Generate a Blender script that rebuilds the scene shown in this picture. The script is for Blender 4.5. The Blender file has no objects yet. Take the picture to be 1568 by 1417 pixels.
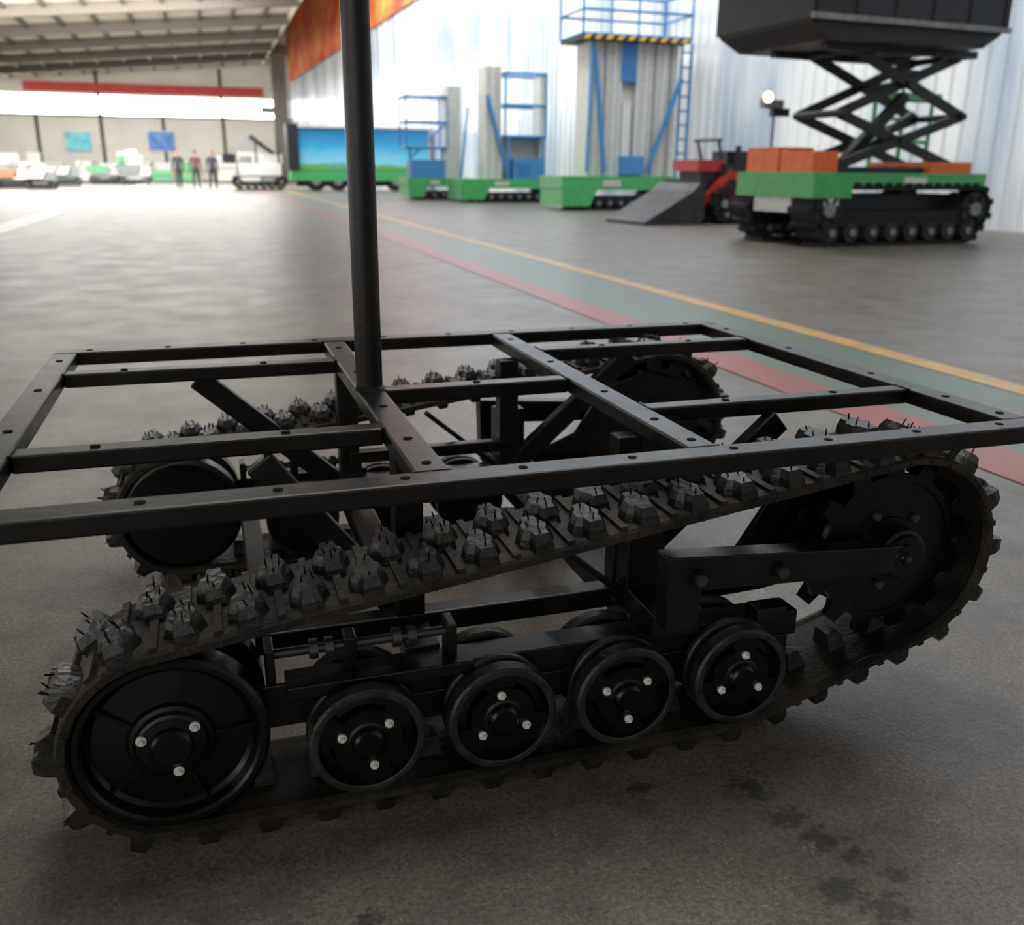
import bpy, math, random
from mathutils import Vector, Matrix
random.seed(4)
D=bpy.data
scene=bpy.context.scene
# ------------------------------------------------------------------ materials
def mat(name,col,rough=.5,metal=0,noise=0,nscale=8,col2=None,bump=0,bscale=60,emit=0,spec=.5,rough2=None):
    m=D.materials.new(name); m.use_nodes=True
    nt=m.node_tree; b=nt.nodes['Principled BSDF']
    b.inputs['Base Color'].default_value=(*col,1); b.inputs['Roughness'].default_value=rough
    b.inputs['Metallic'].default_value=metal
    b.inputs['Specular IOR Level'].default_value=spec
    tc=nt.nodes.new('ShaderNodeTexCoord')
    if noise or col2:
        n=nt.nodes.new('ShaderNodeTexNoise'); n.inputs['Scale'].default_value=nscale; n.inputs['Detail'].default_value=6
        nt.links.new(tc.outputs['Object'],n.inputs['Vector'])
        r=nt.nodes.new('ShaderNodeValToRGB')
        r.color_ramp.elements[0].position=.35; r.color_ramp.elements[1].position=.68
        c2=col2 if col2 else tuple(min(1,c*(1+noise)) for c in col)
        c1=col if col2 else tuple(c*(1-noise) for c in col)
        r.color_ramp.elements[0].color=(*c1,1); r.color_ramp.elements[1].color=(*c2,1)
        nt.links.new(n.outputs['Fac'],r.inputs['Fac']); nt.links.new(r.outputs['Color'],b.inputs['Base Color'])
        if rough2 is not None:
            mr=nt.nodes.new('ShaderNodeMapRange'); mr.inputs['To Min'].default_value=rough; mr.inputs['To Max'].default_value=rough2
            nt.links.new(n.outputs['Fac'],mr.inputs['Value']); nt.links.new(mr.outputs['Result'],b.inputs['Roughness'])
    if bump:
        n2=nt.nodes.new('ShaderNodeTexNoise'); n2.inputs['Scale'].default_value=bscale; n2.inputs['Detail'].default_value=4
        nt.links.new(tc.outputs['Object'],n2.inputs['Vector'])
        bp=nt.nodes.new('ShaderNodeBump'); bp.inputs['Strength'].default_value=bump; bp.inputs['Distance'].default_value=.01
        nt.links.new(n2.outputs['Fac'],bp.inputs['Height']); nt.links.new(bp.outputs['Normal'],b.inputs['Normal'])
    if emit:
        b.inputs['Emission Color'].default_value=(*col,1); b.inputs['Emission Strength'].default_value=emit
    return m
M_frame=mat('black_frame_paint',(.0055,.0050,.0043),.26,noise=.35,nscale=14,bump=.04,bscale=90,spec=.34,rough2=.40)
M_black=mat('black_gloss_paint',(.0025,.0025,.0026),.20,noise=.3,nscale=20,bump=.05,bscale=60,spec=.32,rough2=.32)
M_rub=mat('track_rubber',(.005,.0048,.0045),.55,col2=(.030,.024,.017),nscale=9,bump=.35,bscale=80,spec=.28)
M_rubw=mat('wheel_rim_rubber',(.016,.016,.016),.42,noise=.6,nscale=30,bump=.2,bscale=90,spec=.42)
M_lug=mat('track_lug_rubber',(.0045,.0048,.0052),.36,col2=(.018,.0165,.0145),nscale=24,bump=.35,bscale=60,spec=.40)
M_dark=mat('hole_black',(.002,.002,.002),.9,spec=.1)
M_bolt=mat('zinc_bolt',(.85,.85,.83),.3,metal=.35)
M_steel=mat('dark_steel',(.06,.06,.06),.35,metal=.6)
M_green=mat('green_paint',(.06,.36,.12),.4,noise=.1)
M_green2=mat('green_sheet',(.13,.38,.19),.5,noise=.1)
M_orange=mat('orange_paint',(.75,.13,.02),.4,noise=.1)
M_orange2=mat('faded_orange_paint',(.50,.20,.11),.5,noise=.1)
M_red=mat('red_paint',(.40,.02,.02),.4,noise=.1)
M_blue=mat('blue_paint',(.03,.17,.42),.4,noise=.1)
M_blue2=mat('light_blue_paint',(.05,.22,.48),.45,noise=.1)
M_alu=mat('mast_aluminium',(.50,.50,.47),.45,noise=.08,metal=.1)
M_white=mat('white_paint',(.64,.65,.64),.5,noise=.06)
M_grey=mat('grey_paint',(.20,.21,.22),.5,noise=.2)
M_dgrey=mat('dark_grey_paint',(.016,.018,.022),.5,noise=.2,spec=.4)
M_bkt=mat('worn_steel_bucket',(.026,.026,.030),.55,noise=.6,nscale=3,metal=.2)
M_track=mat('background_rubber',(.010,.010,.011),.7,spec=.3)
M_yel=mat('yellow_paint',(.75,.45,.03),.5)
M_beam=mat('roof_beam_paint',(.085,.072,.056),.6,noise=.1)
M_skin=mat('skin',(.45,.25,.17),.6)
M_hair=mat('hair',(.01,.009,.008),.6)
# ------------------------------------------------------------------ mesh builder
class MB:
    def __init__(s): s.v=[];s.f=[];s.fm=[];s.fs=[];s.mats=[];s.M=Matrix.Identity(4)
    def mi(s,m):
        if m not in s.mats: s.mats.append(m)
        return s.mats.index(m)
    def add(s,vs,fs,m,smooth=False):
        o=len(s.v); k=s.mi(m)
        s.v+= [tuple(s.M@Vector(v)) for v in vs]
        for f in fs:
            s.f.append([i+o for i in f]); s.fm.append(k); s.fs.append(smooth)
    def box(s,x0,x1,y0,y1,z0,z1,m):
        vs=[(x,y,z) for z in (z0,z1) for y in (y0,y1) for x in (x0,x1)]
        s.add(vs,[(0,2,3,1),(4,5,7,6),(0,1,5,4),(2,6,7,3),(0,4,6,2),(1,3,7,5)],m)
    def beam(s,p0,p1,w,h,m,up=(0,0,1)):
        p0=Vector(p0);p1=Vector(p1);d=(p1-p0).normalized();u=Vector(up)
        if abs(d.dot(u))>.95:u=Vector((1,0,0))
        r=d.cross(u).normalized();u=r.cross(d)
        vs=[p+r*a*w/2+u*b*h/2 for p in(p0,p1) for b in(-1,1) for a in(-1,1)]
        s.add(vs,[(0,1,3,2),(4,6,7,5),(0,4,5,1),(2,3,7,6),(0,2,6,4),(1,5,7,3)],m)
    def cyl(s,p0,p1,r0,m,r1=None,n=16,cap=True):
        if r1 is None:r1=r0
        p0=Vector(p0);p1=Vector(p1);d=(p1-p0).normalized();u=Vector((0,0,1))
        if abs(d.dot(u))>.95:u=Vector((1,0,0))
        a=d.cross(u).normalized();b=a.cross(d)
        vs=[p0+(a*math.cos(2*math.pi*i/n)+b*math.sin(2*math.pi*i/n))*r0 for i in range(n)]
        vs+=[p1+(a*math.cos(2*math.pi*i/n)+b*math.sin(2*math.pi*i/n))*r1 for i in range(n)]
        s.add(vs,[(i,(i+1)%n,n+(i+1)%n,n+i) for i in range(n)],m,True)
        if cap: s.add(vs,[tuple(range(n))[::-1],tuple(range(n,2*n))],m)
    def lathe(s,cx,cz,y,prof,m,n=48):
        for (r0,a0),(r1,a1) in zip(prof[:-1],prof[1:]):
            vs=[]
            for (r,a) in((r0,a0),(r1,a1)):
                vs+=[(cx+r*math.cos(2*math.pi*i/n),y+a,cz+r*math.sin(2*math.pi*i/n)) for i in range(n)]
            s.add(vs,[(i,(i+1)%n,n+(i+1)%n,n+i) for i in range(n)],m,True)
    def prism(s,poly,y0,y1,m,axis='y'):
        n=len(poly)
        if axis=='y': vs=[(x,y0,z) for x,z in poly]+[(x,y1,z) for x,z in poly]
        elif axis=='x': vs=[(y0,x,z) for x,z in poly]+[(y1,x,z) for x,z in poly]
        else: vs=[(x,z,y0) for x,z in poly]+[(x,z,y1) for x,z in poly]
        s.add(vs,[tuple(range(n)),tuple(range(n,2*n))[::-1]]+[(i,n+i,n+(i+1)%n,(i+1)%n) for i in range(n)],m)
    def obj(s,name,parent=None,bevel=0,seg=2):
        me=D.meshes.new(name); me.from_pydata(s.v,[],s.f)
        for m in s.mats: me.materials.append(m)
        me.polygons.foreach_set('material_index',s.fm); me.polygons.foreach_set('use_smooth',s.fs)
        import bmesh
        bm=bmesh.new();bm.from_mesh(me);bmesh.ops.recalc_face_normals(bm,faces=bm.faces);bm.to_mesh(me);bm.free()
        me.update()
        o=D.objects.new(name,me); scene.collection.objects.link(o)
        if parent:o.parent=parent
        if bevel:
            b=o.modifiers.new('bevel','BEVEL');b.width=bevel;b.segments=seg;b.limit_method='ANGLE';b.angle_limit=math.radians(50);b.harden_normals=False
        return o
def empty(name):
    e=D.objects.new(name,None);scene.collection.objects.link(e);e.empty_display_size=.2;return e
# ------------------------------------------------------------------ track path
def hull(pts):
    pts=sorted(set(pts))
    def half(ps):
        h=[]
        for p in ps:
            while len(h)>1 and (h[-1][0]-h[-2][0])*(p[1]-h[-2][1])-(h[-1][1]-h[-2][1])*(p[0]-h[-2][0])<=0:h.pop()
            h.append(p)
        return h[:-1]
    return half(pts)+half(pts[::-1])
def path(circles,N,seg=96):
    pts=[]
    for cx,cz,r in circles:
        pts+=[(round(cx+r*math.cos(2*math.pi*i/seg),6),round(cz+r*math.sin(2*math.pi*i/seg),6)) for i in range(seg)]
    h=hull(pts); h.append(h[0])
    L=[0]
    for a,b in zip(h[:-1],h[1:]):L.append(L[-1]+math.hypot(b[0]-a[0],b[1]-a[1]))
    T=L[-1]
    def at(s):
        s%=T
        lo=0
        while L[lo+1]<s: lo+=1
        k=(s-L[lo])/(L[lo+1]-L[lo]+1e-12)
        return Vector((h[lo][0]+(h[lo+1][0]-h[lo][0])*k,h[lo][1]+(h[lo+1][1]-h[lo][1])*k))
    def fr(s):
        p=at(s); t=(at(s+.01)-at(s-.01)).normalized()
        return p,t,Vector((t.y,-t.x))
    return T,fr
def sweep(mb,T,fr,N,sec,m):
    n=len(sec);vs=[]
    for i in range(N):
        p,t,nn=fr(T*i/N)
        for y,o in sec: vs.append((p.x+nn.x*o,y,p.y+nn.y*o))
    fs=[]
    for i in range(N):
        j=(i+1)%N
        for k in range(n):
            l=(k+1)%n; fs.append((i*n+k,j*n+k,j*n+l,i*n+l))
    mb.add(vs,fs,m)
# ------------------------------------------------------------------ foreground chassis
H=.57
chassis=empty('tracked_robot_chassis')
Ya,Yb=1.234,2.481; Xa,Xd=-.377,1.425; Xb,Xc=.292,.7476; hh=.032; w=.055
Z0=H-hh
mb=MB()
mb.box(Xa,Xd,Ya,Ya+w,Z0,H,M_frame); mb.box(Xa,Xd,Yb-w,Yb,Z0,H,M_frame)
mb.box(Xa,Xa+w,Ya+w,Yb-w,Z0,H-.0005,M_frame); mb.box(Xd-w,Xd,Ya+w,Yb-w,Z0,H-.0005,M_frame)
for x in(Xb,Xc): mb.box(x-w/2,x+w/2,Ya+w,Yb-w,Z0,H-.0005,M_frame)
Y1,Y2,Yp=1.5665,2.189,1.855; bw=.042
for y in(Y1,Y2):
    mb.box(Xa+w,Xb-w/2,y-bw/2,y+bw/2,Z0,H-.001,M_frame)
    mb.box(Xc+w/2,Xd-w,y-bw/2,y+bw/2,Z0,H-.001,M_frame)
mb.box(Xb+w/2,Xc-w/2,Yp-bw/2,Yp+bw/2,Z0,H-.001,M_frame)
mb.obj('top_frame',chassis,bevel=.004,seg=2)
mb=MB()
def hole(x,y):
    mb.cyl((x,y,H-.002),(x,y,H+.0006),.0078,M_dark,n=14)
for i in range(10):
    x=Xa+.08+i*.181
    hole(x,Ya+w*.55); hole(x,Yb-w*.5)
for x in (Xb,Xc,Xa+w*.5,Xd-w*.5):
    for y in(1.33,1.47,1.70,2.02,2.33): hole(x,y)
for y in(Y1,Y2):
    for x in(-.2,.1,.95,1.2): hole(x,y)
hole(.52,Yp)
mb.obj('bolt_holes',chassis)
mb=MB()
def bead(p0,p1):
    p0=Vector(p0);p1=Vector(p1);n=int((p1-p0).length/.006)
    for i in range(n+1):
        q=p0.lerp(p1,i/max(1,n)); mb.cyl(q-Vector((0,0,.0015)),q+Vector((0,0,.0012)),.0042,M_frame,r1=.0028,n=8)
for x in(Xb,Xc):
    bead((x-w/2,Ya+w,H),(x+w/2,Ya+w,H));bead((x-w/2,Yb-w,H),(x+w/2,Yb-w,H))
for y in(Y1,Y2):
    for x in(Xa+w,Xb-w/2,Xc+w/2,Xd-w): bead((x,y-bw/2,H),(x,y+bw/2,H))
for x in(Xb+w/2,Xc-w/2): bead((x,Yp-bw/2,H),(x,Yp+bw/2,H))
mb.obj('weld_beads',chassis)
mb=MB()
mb.cyl((Xb,Yp,H-.002),(Xb,Yp,2.6),.027,M_frame,n=40)
mb.cyl((Xb,Yp,H-.001),(Xb,Yp,H+.008),.033,M_frame,r1=.028,n=40)
mb.obj('upright_pole',chassis)
# sub structure
mb=MB()
for y in(1.495,2.225):
    mb.box(.02,.98,y-.02,y+.02,.20,.24,M_frame)
    for x in(.292,.705): mb.box(x-.025,x+.025,y-.02,y+.02,.24,Z0,M_frame)
for x in(.292,.705): mb.box(x-.03,x+.03,1.515,2.205,.195,.235,M_frame)
mb.box(.02,.06,1.515,2.205,.2,.24,M_frame)
for y,xs in((1.545,.05),(2.255,-.05)):
    mb.beam((xs,y,Z0-.01),(.275,y,.23),.03,.05,M_frame)
    mb.beam((1.06,y,Z0-.01),(.74,y,.25),.03,.05,M_frame)
mb.box(.292,.705,2.20,2.23,.30,.33,M_frame)
mb.obj('lower_frame',chassis,bevel=.003)
def track(y0,mir,name):
    """y0: outer edge, mir: +1 means inward is +y"""
    W=.2
    idl=(-.113,.184); spr=(1.172,.327); wx=[.1767+.2241*i for i in range(4)]; wz=.133
    Y=lambda a:y0+mir*a
    circles=[(idl[0],idl[1],.151),(spr[0],spr[1],.188)]+[(x,wz,.1005) for x in wx]
    T,fr=path(circles,0)
    mb=MB()
    sec=[(Y(0),.003),(Y(.005),.0075),(Y(W-.005),.0075),(Y(W),.003),(Y(W),-.008),(Y(W-.012),-.012),(Y(W-.02),-.0075),(Y(.02),-.0075),(Y(.012),-.012),(Y(0),-.008)]
    sweep(mb,T,fr,260,sec,M_rub)
    NL=40
    foot=[(-.017,-.046),(.017,-.046),(.020,-.020),(.033,-.012),(.033,.014),(.020,.026),(.016,.050),(-.016,.050),(-.020,.026),(-.030,.006),(-.030,-.004),(-.020,-.020)]
    for k in range(NL):
        for row in(0,1):
            s=T*(k+.5*row)/NL
            p,t,n=fr(s); yc=.050+row*.098; sg=1 if row==0 else -1
            vs=[]
            for lev,sa,sb,o in((0,1,1,.006),(1,.86,.97,.022),(2,.62,.84,.036)):
                for a,b in foot:
                    q=p+t*(a*sa)+n*o
                    vs.append((q.x,Y(yc+b*sg*sb),q.y))
            m=len(foot);fs=[]
            for lev in(0,1):
                fs+=[(lev*m+i,lev*m+(i+1)%m,(lev+1)*m+(i+1)%m,(lev+1)*m+i) for i in range(m)]
            fs.append(tuple(range(2*m,3*m)))
            mb.add(vs,fs,M_lug)
            q0=p+n*.0105
            mb.beam((q0.x,Y(.006),q0.y),(q0.x,Y(W-.006),q0.y),.012,.008,M_rub,up=(n.x,0,n.y))
            for a,b in((.0,-.028),(.012,.006),(-.012,.008),(.0,.030)):
                if random.random()<.25: continue
                q=p+t*(a*.8)+n*.035; l=random.uniform(.007,.017)
                j=t*random.uniform(-.004,.004); e=q+n*l+j
                mb.cyl((q.x,Y(yc+b*sg),q.y),(e.x,Y(yc+b*sg)+random.uniform(-.003,.003),e.y),.0017,M_dark,r1=.0011,n=5)
        p,t,n=fr(T*k/NL); vs=[]
        for sc,o in((1,-.007),(.6,-.042)):
            for a,b in((-.019,-.026),(.019,-.026),(.019,.026),(-.019,.026)):
                q=p+t*(a*sc)+n*o; vs.append((q.x,Y(.1+b*(.8 if sc<1 else 1)),q.y))
        mb.add(vs,[(0,1,5,4),(1,2,6,5),(2,3,7,6),(3,0,4,7),(4,5,6,7)],M_rubw)
        for half in(0,.5):
            p,t,n=fr(T*(k+half)/NL)
            q=p-n*.004
            mb.cyl((q.x,Y(.001),q.y),(q.x,Y(-.003),q.y),.004,M_rub,n=6)
    mb.obj(name+'_belt',chassis)
    # wheels
    mb=MB()
    def disc(cx,cz,a,prof,m=M_black,n=56): mb.lathe(cx,cz,Y(a),[(r,mir*d) for r,d in prof],m,n)
    def bolt(cx,cz,r,ang,a,br=.0058):
        x=cx+r*math.cos(ang);z=cz+r*math.sin(ang)
        mb.cyl((x,Y(a),z),(x,Y(a-.004),z),br*1.25,M_bolt,n=14)
        mb.cyl((x,Y(a-.004),z),(x,Y(a-.010),z),br,M_bolt,r1=br*.55,n=12)
    offs=[math.radians(40),math.radians(95),math.radians(35),math.radians(85)]
    for i,x in enumerate(wx):
        disc(x,wz,.006,[(0,-.008),(.020,-.008),(.024,-.004),(.027,.002),(.030,.002),(.034,.004),(.055,.004),(.058,.010),(.061,.016),(.074,.018),(.077,.006),(.079,.001)])
        disc(x,wz,.006,[(.079,.001),(.082,0),(.089,0),(.093,.004),(.093,.028),(.086,.032)],M_rubw)
        disc(x,wz,.006,[(.086,.032),(0,.032)])
        for j in range(3):
            a=offs[i]+j*2*math.pi/3
            bolt(x,wz,.044,a,.010)
            mb.prism([(x+math.cos(a+q)*r,wz+math.sin(a+q)*r) for q,r in((-.40,.050),(-.40,.075),(-.2,.077),(0,.078),(.2,.077),(.40,.075),(.40,.050))],Y(.012),Y(.022),M_black)
        for a0,a1 in((.050,.066),(.138,.165)):
            disc(x,wz,a0,[(0,0),(.03,0),(.033,.004),(.07,.004),(.074,0),(.084,0)])
            disc(x,wz,a0,[(.084,0),(.090,0),(.093,.003),(.093,a1-a0-.003),(.09,a1-a0)],M_rubw)
            disc(x,wz,a0,[(.09,a1-a0),(0,a1-a0)])
        mb.cyl((x,Y(.03),wz),(x,Y(.16),wz),.028,M_black,n=24)
    # idler
    x,z=idl
    disc(x,z,.008,[(0,-.010),(.026,-.010),(.030,-.006),(.032,.000),(.046,.002),(.050,.004),(.054,.010),(.060,.012),(.064,.018),(.112,.024),(.118,.018),(.124,.004),(.128,.000)])
    disc(x,z,.008,[(.128,0),(.136,0),(.142,.005),(.142,.05),(.13,.055)],M_black)
    disc(x,z,.008,[(.13,.055),(0,.055)])
    for j in range(3): bolt(x,z,.044,math.radians(38+120*j),.011,.0062)
    for j in range(5):
        a=math.radians(75+72*j);c,s_=math.cos(a),math.sin(a)
        mb.beam((x+c*.060,Y(.028),z+s_*.060),(x+c*.122,Y(.028),z+s_*.122),.005,.008,M_black,up=(0,1,0))
    disc(x,z,.135,[(0,0),(.05,0),(.055,.008),(.11,.010),(.12,0),(.136,0),(.142,.004),(.142,.05),(.13,.055),(0,.055)])
    mb.cyl((x,Y(.05),z),(x,Y(.14),z),.04,M_black,n=24)
    # sprocket
    x,z=spr
    for a0 in(.055,.135):
        disc(x,z,a0,[(0,0),(.06,0),(.062,.004),(.130,.004),(.132,0),(.145,0),(.145,.014),(0,.014)])
        for j in range(13):
            a=2*math.pi*(j+.3)/13
            mb.prism([(x+math.cos(a+q)*r,z+math.sin(a+q)*r) for q,r in((-.15,.14),(-.09,.174),(.09,.174),(.15,.14))],Y(a0+.001),Y(a0+.013),M_black)
    disc(x,z,.012,[(0,-.014),(.012,-.014),(.014,-.010),(.024,-.010),(.027,-.004),(.040,-.004),(.043,.002),(.050,.004),(.053,.05)],n=40)
    mb.cyl((x,Y(.0),z),(x,Y(-.004),z),.006,M_steel,n=12)
    mb.cyl((x,Y(.05),z),(x,Y(.23),z),.055,M_black,n=32)
    for j in range(5):
        a=math.radians(118+72*j)
        xx=x+.075*math.cos(a);zz=z+.075*math.sin(a)
        mb.cyl((xx,Y(.058),zz),(xx,Y(.05),zz),.0085,M_steel,n=6)
    mb.obj(name+'_wheels',chassis)
    # undercarriage frame
    mb=MB()
    def bx(x0,x1,a0,a1,z0,z1,m=M_frame):
        ya,yb=sorted((Y(a0),Y(a1))); mb.box(x0,x1,ya,yb,z0,z1,m)
    bx(.06,1.0,.072,.130,.165,.215)
    bx(.06,.36,.045,.075,.205,.228); bx(-.02,.10,.066,.074,.15,.225)
    bx(.10,.98,.068,.073,.120,.17)
    for x in(.292,.705): bx(x-.03,x+.03,.125,.222,.19,.225)
    mb.cyl((.03,Y(.10),.262),(.33,Y(.10),.262),.008,M_steel,n=14)
    for xx in(.10,.125,.235,.26): mb.cyl((xx,Y(.10),.262),(xx+.014,Y(.10),.262),.017,M_steel,n=6)
    bx(.155,.175,.08,.12,.21,.282);bx(.03,.045,.075,.125,.215,.282);bx(.325,.34,.075,.125,.21,.282)
    ya,yb=sorted((Y(.004),Y(.048)))
    mb.prism([(.685,.386),(1.12,.354),(1.175,.352),(1.175,.300),(1.12,.300),(.752,.318),(.748,.262),(.735,.248),(.690,.249)],ya,yb,M_frame)
    bx(.685,.78,.045,.22,.215,.262)
    bx(.685,.76,.16,.22,.26,.40)
    for xx,zz in((.742,.345),(.902,.338)):
        mb.cyl((xx,Y(.006),zz),(xx,Y(-.004),zz),.016,M_black,n=20)
        mb.cyl((xx,Y(-.003),zz),(xx,Y(-.012),zz),.0115,M_steel,n=6)
    ya,yb=sorted((Y(.170),Y(.182)))
    mb.prism([(.80,.21),(.98,.215),(1.12,.235),(1.24,.25),(1.27,.34),(1.24,.44),(1.12,.47),(1.0,.43),(.92,.31),(.80,.26)],ya,yb,M_black)
    mb.beam((.50,Y(.19),.40),(.695,Y(.19),.235),.02,.012,M_frame)
    bx(.885,.945,.03,.07,.225,.25)
    mb.obj(name+'_side_frame',chassis,bevel=.0025)
track(1.262,1,'near_track')
track(2.462,-1,'far_track')

# ------------------------------------------------------------------ camera
f=1415.94; pitch,yaw,roll=.3066,.3131,.0084
cp,sp=math.cos(pitch),math.sin(pitch);cy,sy=math.cos(yaw),math.sin(yaw)
F=Vector((sy*cp,cy*cp,-sp));R=Vector((cy,-sy,0));U=R.cross(F)
r2=R*math.cos(roll)+U*math.sin(roll);u2=-R*math.sin(roll)+U*math.cos(roll)
cd=D.cameras.new('camera');co=D.objects.new('camera',cd);scene.collection.objects.link(co)
mw=Matrix((r2,u2,-F)).transposed().to_4x4();mw.translation=Vector((0,0,1));co.matrix_world=mw
cd.sensor_width=36;cd.lens=f/1568*36;cd.clip_end=300
cd.dof.use_dof=True;cd.dof.focus_distance=1.6;cd.dof.aperture_fstop=4.0
scene.camera=co

# ------------------------------------------------------------------ floor
def floor_mat():
    m=D.materials.new('worn_concrete');m.use_nodes=True;nt=m.node_tree;b=nt.nodes['Principled BSDF'];N=nt.nodes.new;Lk=nt.links.new
    tc=N('ShaderNodeTexCoord')
    def noise(sc,det=8,rg=.6):
        n=N('ShaderNodeTexNoise');n.inputs['Scale'].default_value=sc;n.inputs['Detail'].default_value=det;n.inputs['Roughness'].default_value=rg
        Lk(tc.outputs['Object'],n.inputs['Vector']);return n
    def ramp(src,stops):
        r=N('ShaderNodeValToRGB');e=r.color_ramp.elements
        e[0].position,e[0].color=stops[0][0],(*stops[0][1],1);e[1].position,e[1].color=stops[-1][0],(*stops[-1][1],1)
        for p,c in stops[1:-1]:
            x=e.new(p);x.color=(*c,1)
        Lk(src,r.inputs['Fac']);return r
    def mix(fac,a,bb,mode='MIX'):
        x=N('ShaderNodeMix');x.data_type='RGBA';x.blend_type=mode
        if isinstance(fac,float):x.inputs[0].default_value=fac
        else:Lk(fac,x.inputs[0])
        for s,i in((a,6),(bb,7)):
            if isinstance(s,tuple):x.inputs[i].default_value=(*s,1)
            else:Lk(s,x.inputs[i])
        return x.outputs[2]
    def math_(op,a,bb):
        x=N('ShaderNodeMath');x.operation=op
        for s,i in((a,0),(bb,1)):
            if isinstance(s,(int,float)):x.inputs[i].default_value=s
            else:Lk(s,x.inputs[i])
        return x.outputs[0]
    base=ramp(noise(1.3,12,.7).outputs['Fac'],[(.3,(.103,.089,.076)),(.7,(.190,.168,.147))])
    fine=ramp(noise(120,6,.8).outputs['Fac'],[(.35,(.38,.38,.38)),(.65,(1.55,1.55,1.55))])
    c=mix(1.0,base.outputs[0],fine.outputs[0],'MULTIPLY')
    v=N('ShaderNodeTexVoronoi');v.inputs['Scale'].default_value=110;Lk(tc.outputs['Object'],v.inputs['Vector'])
    sp_=ramp(v.outputs['Distance'],[(.08,(1,1,1)),(.2,(0,0,0))])
    nz=ramp(noise(14,5).outputs['Fac'],[(.46,(0,0,0)),(.60,(.9,.9,.9))])
    c=mix(mix(1.0,sp_.outputs[0],nz.outputs[0],'MULTIPLY'),c,(.45,.41,.36))
    sc=ramp(noise(4.2,12,.8).outputs['Fac'],[(.46,(0,0,0)),(.66,(.80,.80,.80))])
    c=mix(sc.outputs[0],c,(.054,.047,.041))
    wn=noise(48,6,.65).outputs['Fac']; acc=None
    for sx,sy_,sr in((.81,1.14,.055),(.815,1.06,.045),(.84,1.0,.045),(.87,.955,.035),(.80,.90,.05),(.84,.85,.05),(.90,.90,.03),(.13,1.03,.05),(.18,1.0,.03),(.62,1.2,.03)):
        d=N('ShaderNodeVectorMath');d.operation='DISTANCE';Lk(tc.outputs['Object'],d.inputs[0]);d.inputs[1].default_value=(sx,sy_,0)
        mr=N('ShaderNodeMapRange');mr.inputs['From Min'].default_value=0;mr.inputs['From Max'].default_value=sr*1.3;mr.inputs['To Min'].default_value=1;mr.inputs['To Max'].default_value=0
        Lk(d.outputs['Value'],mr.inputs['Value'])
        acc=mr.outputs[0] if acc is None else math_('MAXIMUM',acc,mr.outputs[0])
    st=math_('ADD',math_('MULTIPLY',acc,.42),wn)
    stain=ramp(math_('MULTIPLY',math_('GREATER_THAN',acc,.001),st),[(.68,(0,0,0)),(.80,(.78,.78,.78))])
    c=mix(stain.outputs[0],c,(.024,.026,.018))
    Lk(c,b.inputs['Base Color'])
    rr=N('ShaderNodeMapRange');rr.inputs['To Min'].default_value=.27;rr.inputs['To Max'].default_value=.48
    Lk(noise(2.3,8).outputs['Fac'],rr.inputs['Value']);Lk(rr.outputs['Result'],b.inputs['Roughness'])
    bp=N('ShaderNodeBump');bp.inputs['Strength'].default_value=.3;bp.inputs['Distance'].default_value=.004
    Lk(noise(90,8).outputs['Fac'],bp.inputs['Height']);Lk(bp.outputs['Normal'],b.inputs['Normal'])
    return m
mb=MB();mb.add([(-26,-9,0),(26,-9,0),(26,82,0),(-26,82,0)],[(0,1,2,3)],floor_mat());mb.obj('floor')
def line(name,x0,x1,y0,y1,m,z=.002):
    mb=MB();mb.add([(x0,y0,z),(x1,y0,z),(x1,y1,z),(x0,y1,z)],[(0,1,2,3)],m);return mb.obj(name)
mg=mat('worn_green_floor_paint',(.12,.125,.105),.36,col2=(.075,.145,.110),nscale=3.2)
mr=mat('worn_red_floor_paint',(.22,.07,.06),.36,col2=(.32,.065,.06),nscale=5)
my=mat('worn_yellow_floor_paint',(.58,.33,.07),.36,col2=(.40,.25,.10),nscale=6)
mw_=mat('pale_floor_shine',(.45,.45,.45),.35,col2=(.7,.7,.68),nscale=3)  # pale colour for the painted-in shine strip on the left
line('floor_marking_green',2.78,3.62,-2,76,mg,.002)
line('floor_marking_red',2.55,2.82,-2,76,mr,.004)
line('floor_marking_yellow',3.62,3.78,-2,76,my,.004)
line('floor_shine_strip',-3.5,-3.0,6,76,mw_,.003)  # wide floor shine laid down as a pale coloured strip
# ------------------------------------------------------------------ building shell
YE=78
def wx_(y): return 15.4-.1077*y
def wallmat(name,c1,c2):
    m=D.materials.new(name);m.use_nodes=True;nt=m.node_tree;b=nt.nodes['Principled BSDF'];N=nt.nodes.new;Lk=nt.links.new
    tc=N('ShaderNodeTexCoord');n=N('ShaderNodeTexNoise');n.inputs['Scale'].default_value=.5;n.inputs['Detail'].default_value=3
    mp=N('ShaderNodeMapping');mp.inputs['Scale'].default_value=(1,1,.25);Lk(tc.outputs['Object'],mp.inputs['Vector']);Lk(mp.outputs[0],n.inputs['Vector'])
    r=N('ShaderNodeValToRGB');r.color_ramp.elements[0].position=.40;r.color_ramp.elements[1].position=.58
    r.color_ramp.elements[0].color=(*c1,1);r.color_ramp.elements[1].color=(*c2,1)
    Lk(n.outputs['Fac'],r.inputs['Fac']);Lk(r.outputs[0],b.inputs['Base Color'])
    b.inputs['Roughness'].default_value=.32;b.inputs['Metallic'].default_value=.2
    return m
M_wall=wallmat('corrugated_sheet_white',(.44,.51,.60),(.76,.78,.79))  # bluish to white blotches put the sheet's shading and gleam into its colour
mb=MB()
p=[];y=-6
while y<YE:
    for dy,o in((0,0),(.16,0),(.20,-.04),(.30,-.04),(.34,0)):
        yy=y+dy; p.append((wx_(yy)+o,yy))
    y+=.38 if y<35 else 1.0
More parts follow.
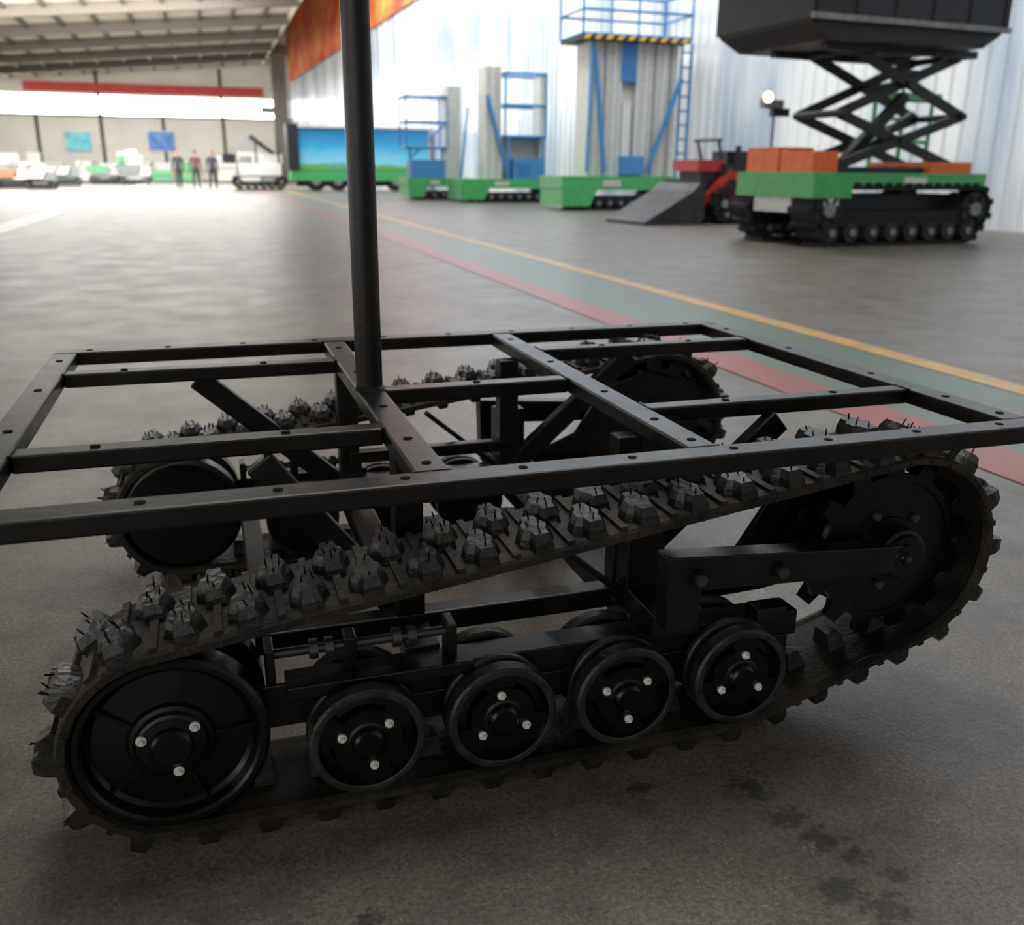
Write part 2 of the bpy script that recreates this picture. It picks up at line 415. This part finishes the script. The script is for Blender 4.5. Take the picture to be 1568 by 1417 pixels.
vs=[(a,b,0) for a,b in p]+[(a,b,16) for a,b in p];n=len(p)
mb.add(vs,[(i,i+1,n+i+1,n+i) for i in range(n-1)],M_wall)
mb.obj('wall_right')
M_end=mat('end_wall_panel',(.66,.64,.58),.6,noise=.06,nscale=.4)
mb=MB();mb.box(-26,9.5,YE,YE+.2,0,4.6,M_end);mb.box(-26,9.5,YE,YE+.2,5.95,16,M_end)
mb.obj('wall_back')
M_win=mat('daylit_glazing',(1,.99,.96),.3,emit=9)
mb=MB();mb.box(-26,6.5,YE+.08,YE+.14,4.6,5.95,M_win);mb.obj('window_1')
mb=MB()
for i in range(8): mb.box(-24+i*4.3,-23.75+i*4.3,YE-.06,YE+.0,.0,(4.6 if i%2 else 8),M_beam)
mb.box(-26,8,YE-.06,YE,4.45,4.6,M_beam)
mb.obj('trim_1')
mb=MB();mb.box(-11.5,5.0,YE-.3,YE-.2,6.1,6.75,mat('red_banner_cloth',(.50,.06,.05),.7,noise=.2));mb.obj('red_banner')
def sign(name,x0,x1,z0,z1,c1,c2):
    mb=MB();mb.box(x0,x1,YE-.25,YE-.15,z0,z1,mat(name+'_print',c1,.5,col2=c2,nscale=1.3))
    mb.box(x0-.08,x1+.08,YE-.16,YE,z0-.08,z1+.08,M_white);mb.obj(name)
sign('wall_poster',-9.2,-7.5,2.1,3.4,(.10,.50,.60),(.3,.75,.8))
sign('wall_notice',-3.5,-1.7,2.2,3.5,(.03,.12,.45),(.15,.35,.7))
def rz(x): return 8.2+.09*x
XR=5.0
M_roof=mat('roof_sheet',(.64,.59,.51),.7,noise=.1,nscale=.3)
mb=MB();mb.add([(-26,-9,rz(-26)),(XR,-9,rz(XR)),(XR,YE+1,rz(XR)),(-26,YE+1,rz(-26))],[(0,1,2,3)],M_roof)
mb.box(XR,XR+.1,-9,YE+1,rz(XR)-.3,16,M_roof);mb.box(XR+.1,18,-9,YE+1,16,16.2,M_roof);mb.obj('ceiling')
mb=MB()
y=6
while y<YE:
    mb.beam((-26,y,rz(-26)-.25),(XR,y,rz(XR)-.25),.3,.48,M_beam);y+=6
x=-25
while x<XR:
    mb.beam((x,-8,rz(x)-.09),(x,YE,rz(x)-.09),.14,.2,M_beam);x+=1.6
mb.obj('roof_beams')
mb=MB()
mo1=mat('orange_banner_cloth',(.75,.30,.06),.7,col2=(.55,.05,.02),nscale=.55)
ya,yb=46,77
mb.add([(wx_(ya)-.2,ya,8.6),(wx_(yb)-.2,yb,7.15),(wx_(yb)-.2,yb,15),(wx_(ya)-.2,ya,15)],[(0,1,2,3)],mo1)
mb.obj('orange_banner')
mb=MB()
mb.box(5.15,6.1,70,70.6,0,8.9,M_beam);mb.box(4.9,6.3,69.9,70.7,0,.3,M_beam);mb.box(4.9,6.3,69.9,70.7,8.3,9.0,M_beam);mb.box(4.3,5.15,70.1,70.5,4.6,5.0,M_beam)
mb.obj('steel_column')
# ------------------------------------------------------------------ generic crawler track
def crawler(mb,x0,x1,y0,y1,h,wr,m=M_track,nl=26):
    R=h*.36
    cs=[(x0+R,h-R,R),(x1-R,h-R,R)]
    nw=max(3,int((x1-x0-2*R)/(wr*2.15)))
    xs=[x0+R+wr*.6+(x1-x0-2*R-wr*1.2)*i/(nw-1) for i in range(nw)]
    cs+=[(x,wr+.04,wr) for x in xs]
    T,fr=path(cs,0,32)
    sweep(mb,T,fr,64,[(y0,.03),(y1,.03),(y1,-.01),(y0,-.01)],m)
    for k in range(nl):
        p,t,n=fr(T*k/nl);a=p+n*.03
        vs=[]
        for o in(0,.05*h/.7):
            for s in(-.045,.045):
                for y in(y0,y1):
                    q=a+t*s*h/.7*(1 if o==0 else .7)+n*o;vs.append((q.x,y,q.y))
        mb.add(vs,[(0,1,3,2),(4,6,7,5),(0,4,5,1),(2,3,7,6),(0,2,6,4),(1,5,7,3)],m)
    for x in xs:
        mb.cyl((x,y0+.01,wr+.05),(x,y1-.01,wr+.05),wr*.92,M_dgrey,n=20);mb.cyl((x,y0-.02,wr+.05),(x,y0,wr+.05),wr*.35,M_grey,n=12)
    for c in cs[:2]:
        mb.cyl((c[0],y0+.02,c[1]),(c[0],y1-.02,c[1]),R*.85,M_dgrey,n=24)
        mb.cyl((c[0],y0-.02,c[1]),(c[0],y0+.02,c[1]),R*.35,M_grey,n=12)
        for j in range(6):
            a=j*math.pi/3;mb.beam((c[0],y0+.01,c[1]),(c[0]+math.cos(a)*R*.8,y0+.01,c[1]+math.sin(a)*R*.8),.05,.05,M_track,up=(0,1,0))
    mb.box(x0+R,x1-R,y0+.05,y1-.05,h*.35,h*.62,M_track)
def place(x,y,rot=0): return Matrix.Translation((x,y,0))@Matrix.Rotation(math.radians(rot),4,'Z')
# scissor lift
mb=MB();mb.M=place(7.95,11.25,4)
crawler(mb,0,3.25,0,.45,.78,.14,nl=40);crawler(mb,0,3.25,1.4,1.85,.78,.14,nl=40)
mb.box(.35,3.1,.42,1.45,.42,.70,M_dgrey)
mb.box(-.05,.62,-.02,1.75,.66,1.0,M_green);mb.box(.62,3.15,.05,1.8,.82,1.0,M_green)
mb.box(0,.34,.5,1.35,.45,.66,M_white);mb.box(.18,.42,-.01,.3,.56,.66,M_alu)
mb.box(.0,.42,.1,.8,1.0,1.28,M_orange);mb.box(.0,.60,.85,1.6,1.0,1.34,M_orange);mb.box(.44,.70,.2,.7,1.0,1.18,M_dgrey)
mb.cyl((.03,.09,1.14),(.03,.8,1.28),.03,M_orange,n=8)
mb.box(1.6,2.0,.03,.06,.86,.94,M_white);mb.box(2.3,3.1,.3,1.6,1.0,1.16,M_orange)
mb.box(.7,3.0,.42,.52,1.0,1.08,M_dgrey);mb.box(.7,3.0,1.32,1.42,1.0,1.08,M_dgrey)
zl,zm,zt=1.08,1.80,2.62
for y in(.45,1.35):
    for s,yy in((1,y),(-1,y+.09)):
        xa,xb=(.72,2.9) if s==1 else(2.9,.72)
        mb.beam((xa,yy,zl+.02),(xb,yy,zm),.06,.13,M_dgrey,up=(0,0,1))
        mb.beam((xb,yy,zm),(xa+(.1 if s==1 else -.1),yy,zt),.06,.13,M_dgrey)
for x,z in((.72,zl),(2.9,zl),(.72,zm),(2.9,zm),(.82,zt),(2.8,zt),(1.81,(zl+zm)/2),(1.81,(zm+zt)/2)):
    mb.cyl((x,.38,z),(x,1.5,z),.05,M_dgrey,n=12)
mb.beam((1.2,.9,1.15),(2.2,.9,2.1),.14,.14,M_dgrey);mb.beam((1.5,.9,1.3),(2.4,.9,1.85),.08,.08,M_steel)
mb.prism([(-.05,2.66),(2.55,2.66),(2.84,2.84),(2.88,2.90),(-.42,2.90),(-.40,2.84)],-.1,1.95,M_dgrey)
mb.box(.2,2.9,.3,.42,2.58,2.68,M_dgrey);mb.box(.2,2.9,1.4,1.52,2.58,2.68,M_dgrey)
mb.box(-.44,2.9,-.16,-.10,2.88,3.45,M_dgrey);mb.box(-.44,2.9,1.95,2.0,2.88,3.45,M_dgrey)
mb.box(-.44,-.38,-.1,1.95,2.88,3.45,M_dgrey);mb.box(2.84,2.9,-.1,1.95,2.88,3.45,M_dgrey)
mb.box(-.46,2.92,-.2,-.15,2.86,2.93,M_grey)
for i in range(6): mb.box(-.40+i*.64,-.36+i*.64,-.18,-.16,2.90,3.42,M_dgrey)
for x in(2.75,3.35,3.95):
    mb.cyl((x,2.1,.9),(x,2.1,2.15),.035,M_green2,n=8)
for z in(1.5,1.85,2.15): mb.cyl((2.75,2.1,z),(3.95,2.1,z),.035,M_green2,n=8)
mb.box(2.7,4.0,1.8,2.15,.82,.9,M_green2);mb.box(2.6,3.9,1.85,2.1,2.14,2.24,M_green2)
mb.cyl((3.3,2.1,2.2),(3.3,2.1,2.45),.02,M_dgrey,n=8);mb.box(3.1,3.5,2.0,2.2,2.42,2.6,M_dgrey)
mb.obj('crawler_scissor_lift',bevel=0)
mb=MB();mb.M=place(8.9,13.9,0)
mb.cyl((0,0,0),(0,0,2.0),.025,M_grey,n=10)
for a in range(3): mb.beam((0,0,.35),(math.cos(a*2.09)*.35,math.sin(a*2.09)*.35,.02),.03,.03,M_grey)
mb.box(-.22,.12,-.08,.08,1.98,2.10,M_grey);mb.cyl((-.18,-.08,2.14),(-.18,.1,2.14),.11,M_white,r1=.06,n=16);mb.cyl((-.18,-.085,2.14),(-.18,-.08,2.14),.09,mat('lamp_glass',(1,.85,.6),.3,emit=2.5),n=16)
mb.box(-.05,.25,-.06,.06,1.86,1.98,M_dgrey)
mb.obj('work_lamp')
# front loader
mb=MB();mb.M=place(8.0,16.6,6)
mb.prism([(0,0),(1.25,0),(1.35,.15),(1.3,.75),(1.22,.78),(1.05,.62),(.55,.35),(.0,.06)],0,1.5,M_bkt)
mb.box(1.28,1.42,.1,1.4,.1,.85,M_dgrey)
mb.beam((1.35,.25,.3),(2.1,.25,1.0),.12,.14,M_red);mb.beam((1.35,1.2,.3),(2.1,1.2,1.0),.12,.14,M_red)
crawler(mb,1.6,3.3,.0,.32,.62,.13,nl=24);crawler(mb,1.6,3.3,1.15,1.47,.62,.13,nl=24)
mb.box(1.75,3.2,.3,1.2,.35,.75,M_red);mb.box(1.9,3.1,.2,1.3,.75,1.15,M_dgrey);mb.box(2.1,2.7,.18,1.32,.85,1.0,M_red)
mb.box(1.35,2.0,.3,1.2,1.0,1.22,M_red);mb.box(1.45,1.9,.35,1.1,.6,1.0,M_dgrey);mb.cyl((2.0,.4,1.1),(1.85,.4,1.62),.03,M_dgrey,n=8);mb.cyl((2.0,1.1,1.1),(1.85,1.1,1.62),.03,M_dgrey,n=8)
mb.cyl((1.85,.3,1.6),(1.85,1.2,1.6),.03,M_dgrey,n=8);mb.cyl((2.5,.6,1.15),(2.5,.6,1.5),.06,M_dgrey,n=10);mb.box(2.3,2.9,.7,1.2,1.15,1.4,M_dgrey)
mb.obj('crawler_front_loader')
# mast lifts
def cage(mb,x0,x1,y0,y1,z0,z1,m,r=.035):
    for x in(x0,x1):
        for y in(y0,y1): mb.cyl((x,y,z0),(x,y,z1),r,m,n=8)
    for z in(z0,(z0+z1)/2,z1):
        for y in(y0,y1): mb.cyl((x0,y,z),(x1,y,z),r,m,n=8)
        for x in(x0,x1): mb.cyl((x,y0,z),(x,y1,z),r,m,n=8)
def liftbase(mb,W,dp,h):
    crawler(mb,.15*W,W*.98,0,.5,h*.62,.13,nl=30);crawler(mb,.15*W,W*.98,dp-.5,dp,h*.62,.13,nl=30)
    mb.box(0,W,-.05,dp,h*.60,h,M_green);mb.prism([(0,h*.12),(W*.24,h*.12),(W*.30,h*.62),(0,h*.62)],-.06,dp-.1,M_green)
    mb.box(W*.35,W*.5,-.07,-.05,h*.70,h*.88,M_alu)
mb=MB();mb.M=place(8.85,23.4,0)
liftbase(mb,3.3,1.7,.86)
mb.box(.80,1.72,.35,1.2,.86,4.15,M_alu);mb.box(2.15,3.35,.35,1.2,.86,4.15,M_alu)
for x in(.80,1.0,1.5,1.68,2.15,2.4,2.9,3.25): mb.box(x,x+.05,.31,.35,.86,4.15,M_white)
for x in(1.25,2.65,3.1): mb.box(x,x+.04,.32,.35,.86,4.15,M_grey)
mb.box(1.72,2.15,.55,.75,.86,4.15,M_white);mb.box(1.70,2.14,.28,.42,3.2,4.2,M_blue)
mb.box(1.82,2.05,.4,.5,1.3,2.7,M_white);mb.box(1.72,2.35,.1,.45,.9,1.37,M_blue2)
mb.box(.45,3.45,-.1,1.5,4.14,4.25,M_dgrey)
for i in range(10): mb.prism([(.45+i*.3,4.13),(.60+i*.3,4.13),(.72+i*.3,4.26),(.57+i*.3,4.26)],-.13,-.10,M_yel)
cage(mb,.45,3.45,-.1,1.5,4.25,5.35,M_blue2)
for x in(1.2,1.95,2.7): mb.cyl((x,-.1,4.25),(x,-.1,5.35),.03,M_blue2,n=8)
mb.beam((.90,.15,3.9),(1.25,.15,.95),.09,.09,M_blue2);mb.beam((.75,.15,.95),(.82,.15,4.1),.07,.07,M_blue2)
mb.beam((3.35,.15,3.3),(2.45,.15,.95),.09,.09,M_blue2)
for x in(3.45,3.75): mb.cyl((x,.4,.7),(x,.4,4.2),.035,M_blue2,n=8)
for i in range(9): mb.cyl((3.45,.4,1.1+i*.36),(3.75,.4,1.1+i*.36),.025,M_blue2,n=6)
mb.obj('crawler_mast_lift')
mb=MB();mb.M=place(7.7,29.3,0)
liftbase(mb,3.2,1.7,.72)
mb.box(.9,1.45,.35,1.1,.72,4.05,M_alu)
for x in(.9,1.15,1.4): mb.box(x,x+.05,.31,.35,.72,4.05,M_white)
mb.box(2.75,2.95,.35,1.1,.72,3.8,M_alu);mb.box(1.45,2.75,.7,.8,.72,2.0,M_alu)
cage(mb,1.5,2.85,.1,1.2,2.0,3.85,M_blue2,.045);mb.box(1.5,2.85,.1,1.2,1.95,2.02,M_blue2)
mb.box(1.75,2.8,0,.6,.72,1.35,M_blue2);mb.box(1.9,2.3,-.02,0,.85,1.2,M_blue)
mb.beam((.95,.2,3.2),(1.65,.2,.72),.1,.1,M_blue2);mb.beam((1.45,.2,1.3),(2.8,.2,1.3),.06,.06,M_blue2)
for x in(1.6,2.75): mb.cyl((x,.05,.72),(x,.05,2.0),.04,M_blue2,n=8)
mb.obj('crawler_mast_lift.001')
mb=MB();mb.M=place(6.6,32.0,0)
liftbase(mb,2.2,1.7,.72)
mb.box(1.45,1.95,.35,1.1,.72,3.65,M_alu)
for x in(1.45,1.9): mb.box(x,x+.05,.31,.35,.72,3.65,M_white)
cage(mb,.0,1.4,.1,1.2,1.7,3.3,M_blue2);mb.box(0,1.4,.1,1.2,1.65,1.72,M_blue2)
mb.box(.1,1.3,0,.6,.72,1.3,M_blue2)
for x in(.15,1.25): mb.cyl((x,.3,1.3),(x,.3,1.7),.04,M_blue2,n=8)
mb.beam((2.15,.2,3.0),(1.9,.2,.72),.07,.07,M_blue2);mb.beam((.1,.2,1.3),(1.3,.2,2.4),.06,.06,M_blue2)
mb.obj('crawler_mast_lift.002')
def printmat():
    m=D.materials.new('printed_panel');m.use_nodes=True;nt=m.node_tree;b=nt.nodes['Principled BSDF'];N=nt.nodes.new;Lk=nt.links.new
    tc=N('ShaderNodeTexCoord');sx=N('ShaderNodeSeparateXYZ');Lk(tc.outputs['Generated'],sx.inputs[0])
    n=N('ShaderNodeTexNoise');n.inputs['Scale'].default_value=4;Lk(tc.outputs['Generated'],n.inputs['Vector'])
    a=N('ShaderNodeMath');a.operation='MULTIPLY_ADD';a.inputs[1].default_value=.35;Lk(n.outputs['Fac'],a.inputs[0]);Lk(sx.outputs['Z'],a.inputs[2])
    r=N('ShaderNodeValToRGB');e=r.color_ramp.elements;e[0].position=.24;e[0].color=(.14,.40,.05,1);e[1].position=1.1;e[1].color=(.02,.22,.48,1)
    for p_,c in((.29,(.10,.35,.30,1)),(.35,(.22,.60,.78,1)),(.75,(.03,.36,.62,1))): x=e.new(p_);x.color=(c)
    Lk(a.outputs[0],r.inputs['Fac']);Lk(r.outputs[0],b.inputs['Base Color']);b.inputs['Roughness'].default_value=.4
    return m
tr=empty('exhibition_trailer')
mb=MB();mb.box(4.3,10.3,44.9,45.0,.95,2.75,printmat());mb.obj('printed_panel',tr)
mb=MB();mb.box(4.0,10.4,45.0,46.5,.8,2.85,M_white);mb.box(3.8,4.3,44.8,46.5,.9,2.9,M_dgrey);mb.box(3.9,10.4,44.85,46.4,.45,.92,M_green)
mb.box(4.3,10.4,44.8,44.95,2.75,2.85,M_white)
for x in(5,6,8.7,9.7): mb.cyl((x,44.9,.45),(x,45.3,.45),.45,M_track,n=24);mb.cyl((x,44.86,.45),(x,44.92,.45),.2,M_grey,n=16)
mb.box(4.2,10,45.2,46.2,.2,.5,M_dgrey)
mb.obj('trailer_body',tr)
mb=MB();mb.M=place(1.3,46.5,0)
crawler(mb,.1,2.5,0,.4,.6,.14);crawler(mb,.1,2.5,1.3,1.7,.6,.14)
mb.box(.4,2.3,.1,1.6,.6,1.2,M_white);mb.prism([(.2,.6),(1.0,.6),(1.0,1.5),(.5,1.5)],.2,1.4,M_grey);mb.box(1.5,2.4,.2,1.5,1.2,1.6,M_alu)
mb.beam((2.2,.8,1.5),(1.0,.8,2.4),.16,.2,M_dgrey);mb.beam((1.0,.8,2.4),(.0,.8,1.6),.12,.16,M_grey);mb.box(-.3,.3,.4,1.2,1.2,1.6,M_dgrey)
for x in(1.2,2.2): mb.cyl((x,.2,1.2),(x,.2,2.2),.04,M_dgrey,n=8)
mb.obj('compact_excavator')
def dumper(x,y,rot,c1,c2,sc=1):
    mb=MB();mb.M=place(x,y,rot)@Matrix.Scale(sc,4)
    crawler(mb,0,2.2,0,.35,.55,.12);crawler(mb,0,2.2,1.1,1.45,.55,.12)
    mb.box(.1,2.1,.2,1.3,.5,.75,c1);mb.prism([(.0,.75),(1.3,.75),(1.5,1.3),(-.3,1.3)],.05,1.4,c2)
    mb.box(1.55,2.15,.3,1.2,.75,1.25,c1)
    for yy in(.35,1.1): mb.cyl((2.1,yy,1.2),(2.4,yy,1.6),.03,M_dgrey,n=8)
    mb.cyl((2.4,.3,1.6),(2.4,1.15,1.6),.03,M_dgrey,n=8)
    return mb.obj('crawler_dumper')
dumper(-9.2,50,0,M_white,M_orange2,.65);dumper(-7.6,55,10,M_grey,M_alu,.75);dumper(-4.6,61,0,M_white,M_grey,.8);dumper(-7.6,48,0,M_grey,M_white,.6);dumper(-6.4,63,5,M_alu,M_green2,.8)
mb=MB()
for i in range(34):
    x=random.uniform(-13,4);y=random.uniform(66,76);s=random.uniform(.5,1.1);h=random.uniform(.6,2.0)
    mb.box(x,x+s*1.3,y,y+s,0.12,.12+h,random.choice([M_white,M_white,M_alu,M_alu,M_alu,M_white,M_grey,M_grey,M_green2]))
    mb.box(x-.05,x+s*1.3+.05,y-.05,y+s+.05,0,.12,M_beam);mb.box(x-.03,x+s*1.3+.03,y-.03,y+s+.03,.12+h*.5,.16+h*.5,M_beam)
mb.obj('stacked_crates')
# ------------------------------------------------------------------ people
def clothmat(name,shirt,pants):
    m=D.materials.new(name);m.use_nodes=True;nt=m.node_tree;b=nt.nodes['Principled BSDF'];N=nt.nodes.new;Lk=nt.links.new
    tc=N('ShaderNodeTexCoord');sx=N('ShaderNodeSeparateXYZ');Lk(tc.outputs['Object'],sx.inputs[0])
    d=N('ShaderNodeMath');d.operation='DIVIDE';d.inputs[1].default_value=1.8;Lk(sx.outputs['Z'],d.inputs[0])
    r=N('ShaderNodeValToRGB');r.color_ramp.interpolation='CONSTANT';e=r.color_ramp.elements
    e[0].position=0;e[0].color=(.02,.02,.02,1);e[1].position=.05;e[1].color=(*pants,1)
    x=e.new(.53);x.color=(*shirt,1);x=e.new(.83);x.color=(.45,.25,.17,1)
    Lk(d.outputs[0],r.inputs['Fac']);Lk(r.outputs[0],b.inputs['Base Color']);b.inputs['Roughness'].default_value=.8
    return m
def person(x,y,rot,shirt,pants,stride=.12):
    e=empty('standing_person');e.location=(x,y,0);e.rotation_euler=(0,0,math.radians(rot))
    V=[(0,0,.95,.15,.11),(0,0,1.12,.14,.10),(0,0,1.32,.17,.11),(0,0,1.45,.10,.08),(0,0,1.53,.055,.055)]
    E=[(0,1),(1,2),(2,3),(3,4)]
    for s in(-1,1):
        o=len(V);V+=[(s*.09,0,.86,.095,.095),(s*.10,s*stride*.5,.48,.06,.065),(s*.11,s*stride,.09,.042,.045),(s*.12,s*stride-.12,.045,.042,.035)]
        E+=[(0,o),(o,o+1),(o+1,o+2),(o+2,o+3)]
        o=len(V);V+=[(s*.19,0,1.40,.065,.065),(s*.25,.02,1.12,.045,.045),(s*.26,-.04,.86,.03,.032),(s*.26,-.06,.74,.03,.018)]
        E+=[(3,o),(o,o+1),(o+1,o+2),(o+2,o+3)]
    me=D.meshes.new('body');me.from_pydata([v[:3] for v in V],E,[]);o=D.objects.new('body',me);scene.collection.objects.link(o);o.parent=e
    me.materials.append(clothmat('clothes',shirt,pants))
    sk=o.modifiers.new('skin','SKIN');
    for i,v in enumerate(V): me.skin_vertices[0].data[i].radius=(v[3],v[4])
    me.skin_vertices[0].data[0].use_root=True
    o.modifiers.new('sub','SUBSURF').levels=2;o.modifiers['sub'].render_levels=2
    mb=MB()
    def ell(c,r,m,n=16,k=10,zmin=-1):
        vs=[];fs=[]
        for i in range(k+1):
            a=math.pi*i/k
            for j in range(n):
                t=2*math.pi*j/n;vs.append((c[0]+r[0]*math.sin(a)*math.cos(t),c[1]+r[1]*math.sin(a)*math.sin(t),c[2]+r[2]*math.cos(a)))
        for i in range(k):
            if math.cos(math.pi*(i+1)/k)<zmin: break
            for j in range(n): fs.append((i*n+j,i*n+(j+1)%n,(i+1)*n+(j+1)%n,(i+1)*n+j))
        mb.add(vs,fs,m,True)
    ell((0,0,1.63),(.075,.092,.115),M_skin);ell((0,.014,1.655),(.083,.095,.105),M_hair,zmin=-.15)
    ell((0,-.098,1.615),(.014,.018,.022),M_skin,8,6);ell((0,-.084,1.575),(.026,.010,.008),M_red,8,6)
    for s in(-1,1): ell((s*.03,-.082,1.64),(.012,.010,.008),M_dark,8,6);ell((s*.078,0,1.625),(.012,.02,.03),M_skin,8,6)
    for s in(-1,1):
        ell((s*.262,-.06,.73),(.018,.042,.052),M_skin,10,6)
        for q,(dy,L) in enumerate(((-.032,.075),(-.012,.085),(.010,.08),(.030,.062))):
            mb.cyl((s*.262,-.06+dy,.69),(s*.256,-.066+dy,.69-L*.55),.010,M_skin,n=7);mb.cyl((s*.256,-.066+dy,.69-L*.55),(s*.244,-.072+dy,.69-L),.009,M_skin,r1=.007,n=7)
        mb.cyl((s*.255,-.095,.745),(s*.245,-.12,.70),.011,M_skin,r1=.008,n=7)
    mb.obj('head_and_hands',e)
person(-1.0,48,15,(.04,.04,.05),(.03,.03,.04));person(-.22,48.3,170,(.10,.04,.04),(.02,.02,.03));person(.52,47.6,-20,(.03,.035,.05),(.02,.02,.03))
# ------------------------------------------------------------------ light
wd=D.worlds.new('world');scene.world=wd;wd.use_nodes=True
nt=wd.node_tree;bg=nt.nodes['Background'];bg.inputs[0].default_value=(1,.975,.935,1)
tc=nt.nodes.new('ShaderNodeTexCoord');dt=nt.nodes.new('ShaderNodeVectorMath');dt.operation='DOT_PRODUCT';dt.inputs[1].default_value=(-.90,.10,.42)
nt.links.new(tc.outputs['Generated'],dt.inputs[0])
mr_=nt.nodes.new('ShaderNodeMapRange');mr_.interpolation_type='SMOOTHSTEP'
mr_.inputs['From Min'].default_value=-.2;mr_.inputs['From Max'].default_value=.95;mr_.inputs['To Min'].default_value=.30;mr_.inputs['To Max'].default_value=2.4
nt.links.new(dt.outputs['Value'],mr_.inputs['Value']);nt.links.new(mr_.outputs[0],bg.inputs[1])
def area(name,loc,size,sy_,power,rot=(0,0,0),col=(1,.98,.95),spec=1):
    l=D.lights.new(name,'AREA');l.shape='RECTANGLE';l.size=size;l.size_y=sy_;l.energy=power;l.color=col;l.specular_factor=spec
    o=D.objects.new(name,l);o.location=loc;o.rotation_euler=rot;scene.collection.objects.link(o);return o
area('added_fill',(-4,55,6.8),16,30,7000)  # added fill light for the far hall, no roof opening above it
area('added_fill.001',(6.2,30,11),5,44,6000,rot=(0,math.radians(-42),0),col=(.96,.98,1),spec=.15)  # added fill light, tilted to brighten the right wall
area('added_fill.002',(.8,4.2,7.6),5,5,400,col=(1,.97,.93),spec=.7)  # added top fill over the chassis and near floor
area('added_fill.003',(-5,44,6.9),14,3,3400,rot=(math.radians(75),0,0),spec=.2)  # added fill light aimed at the back wall to brighten it
scene.view_settings.view_transform='Standard'
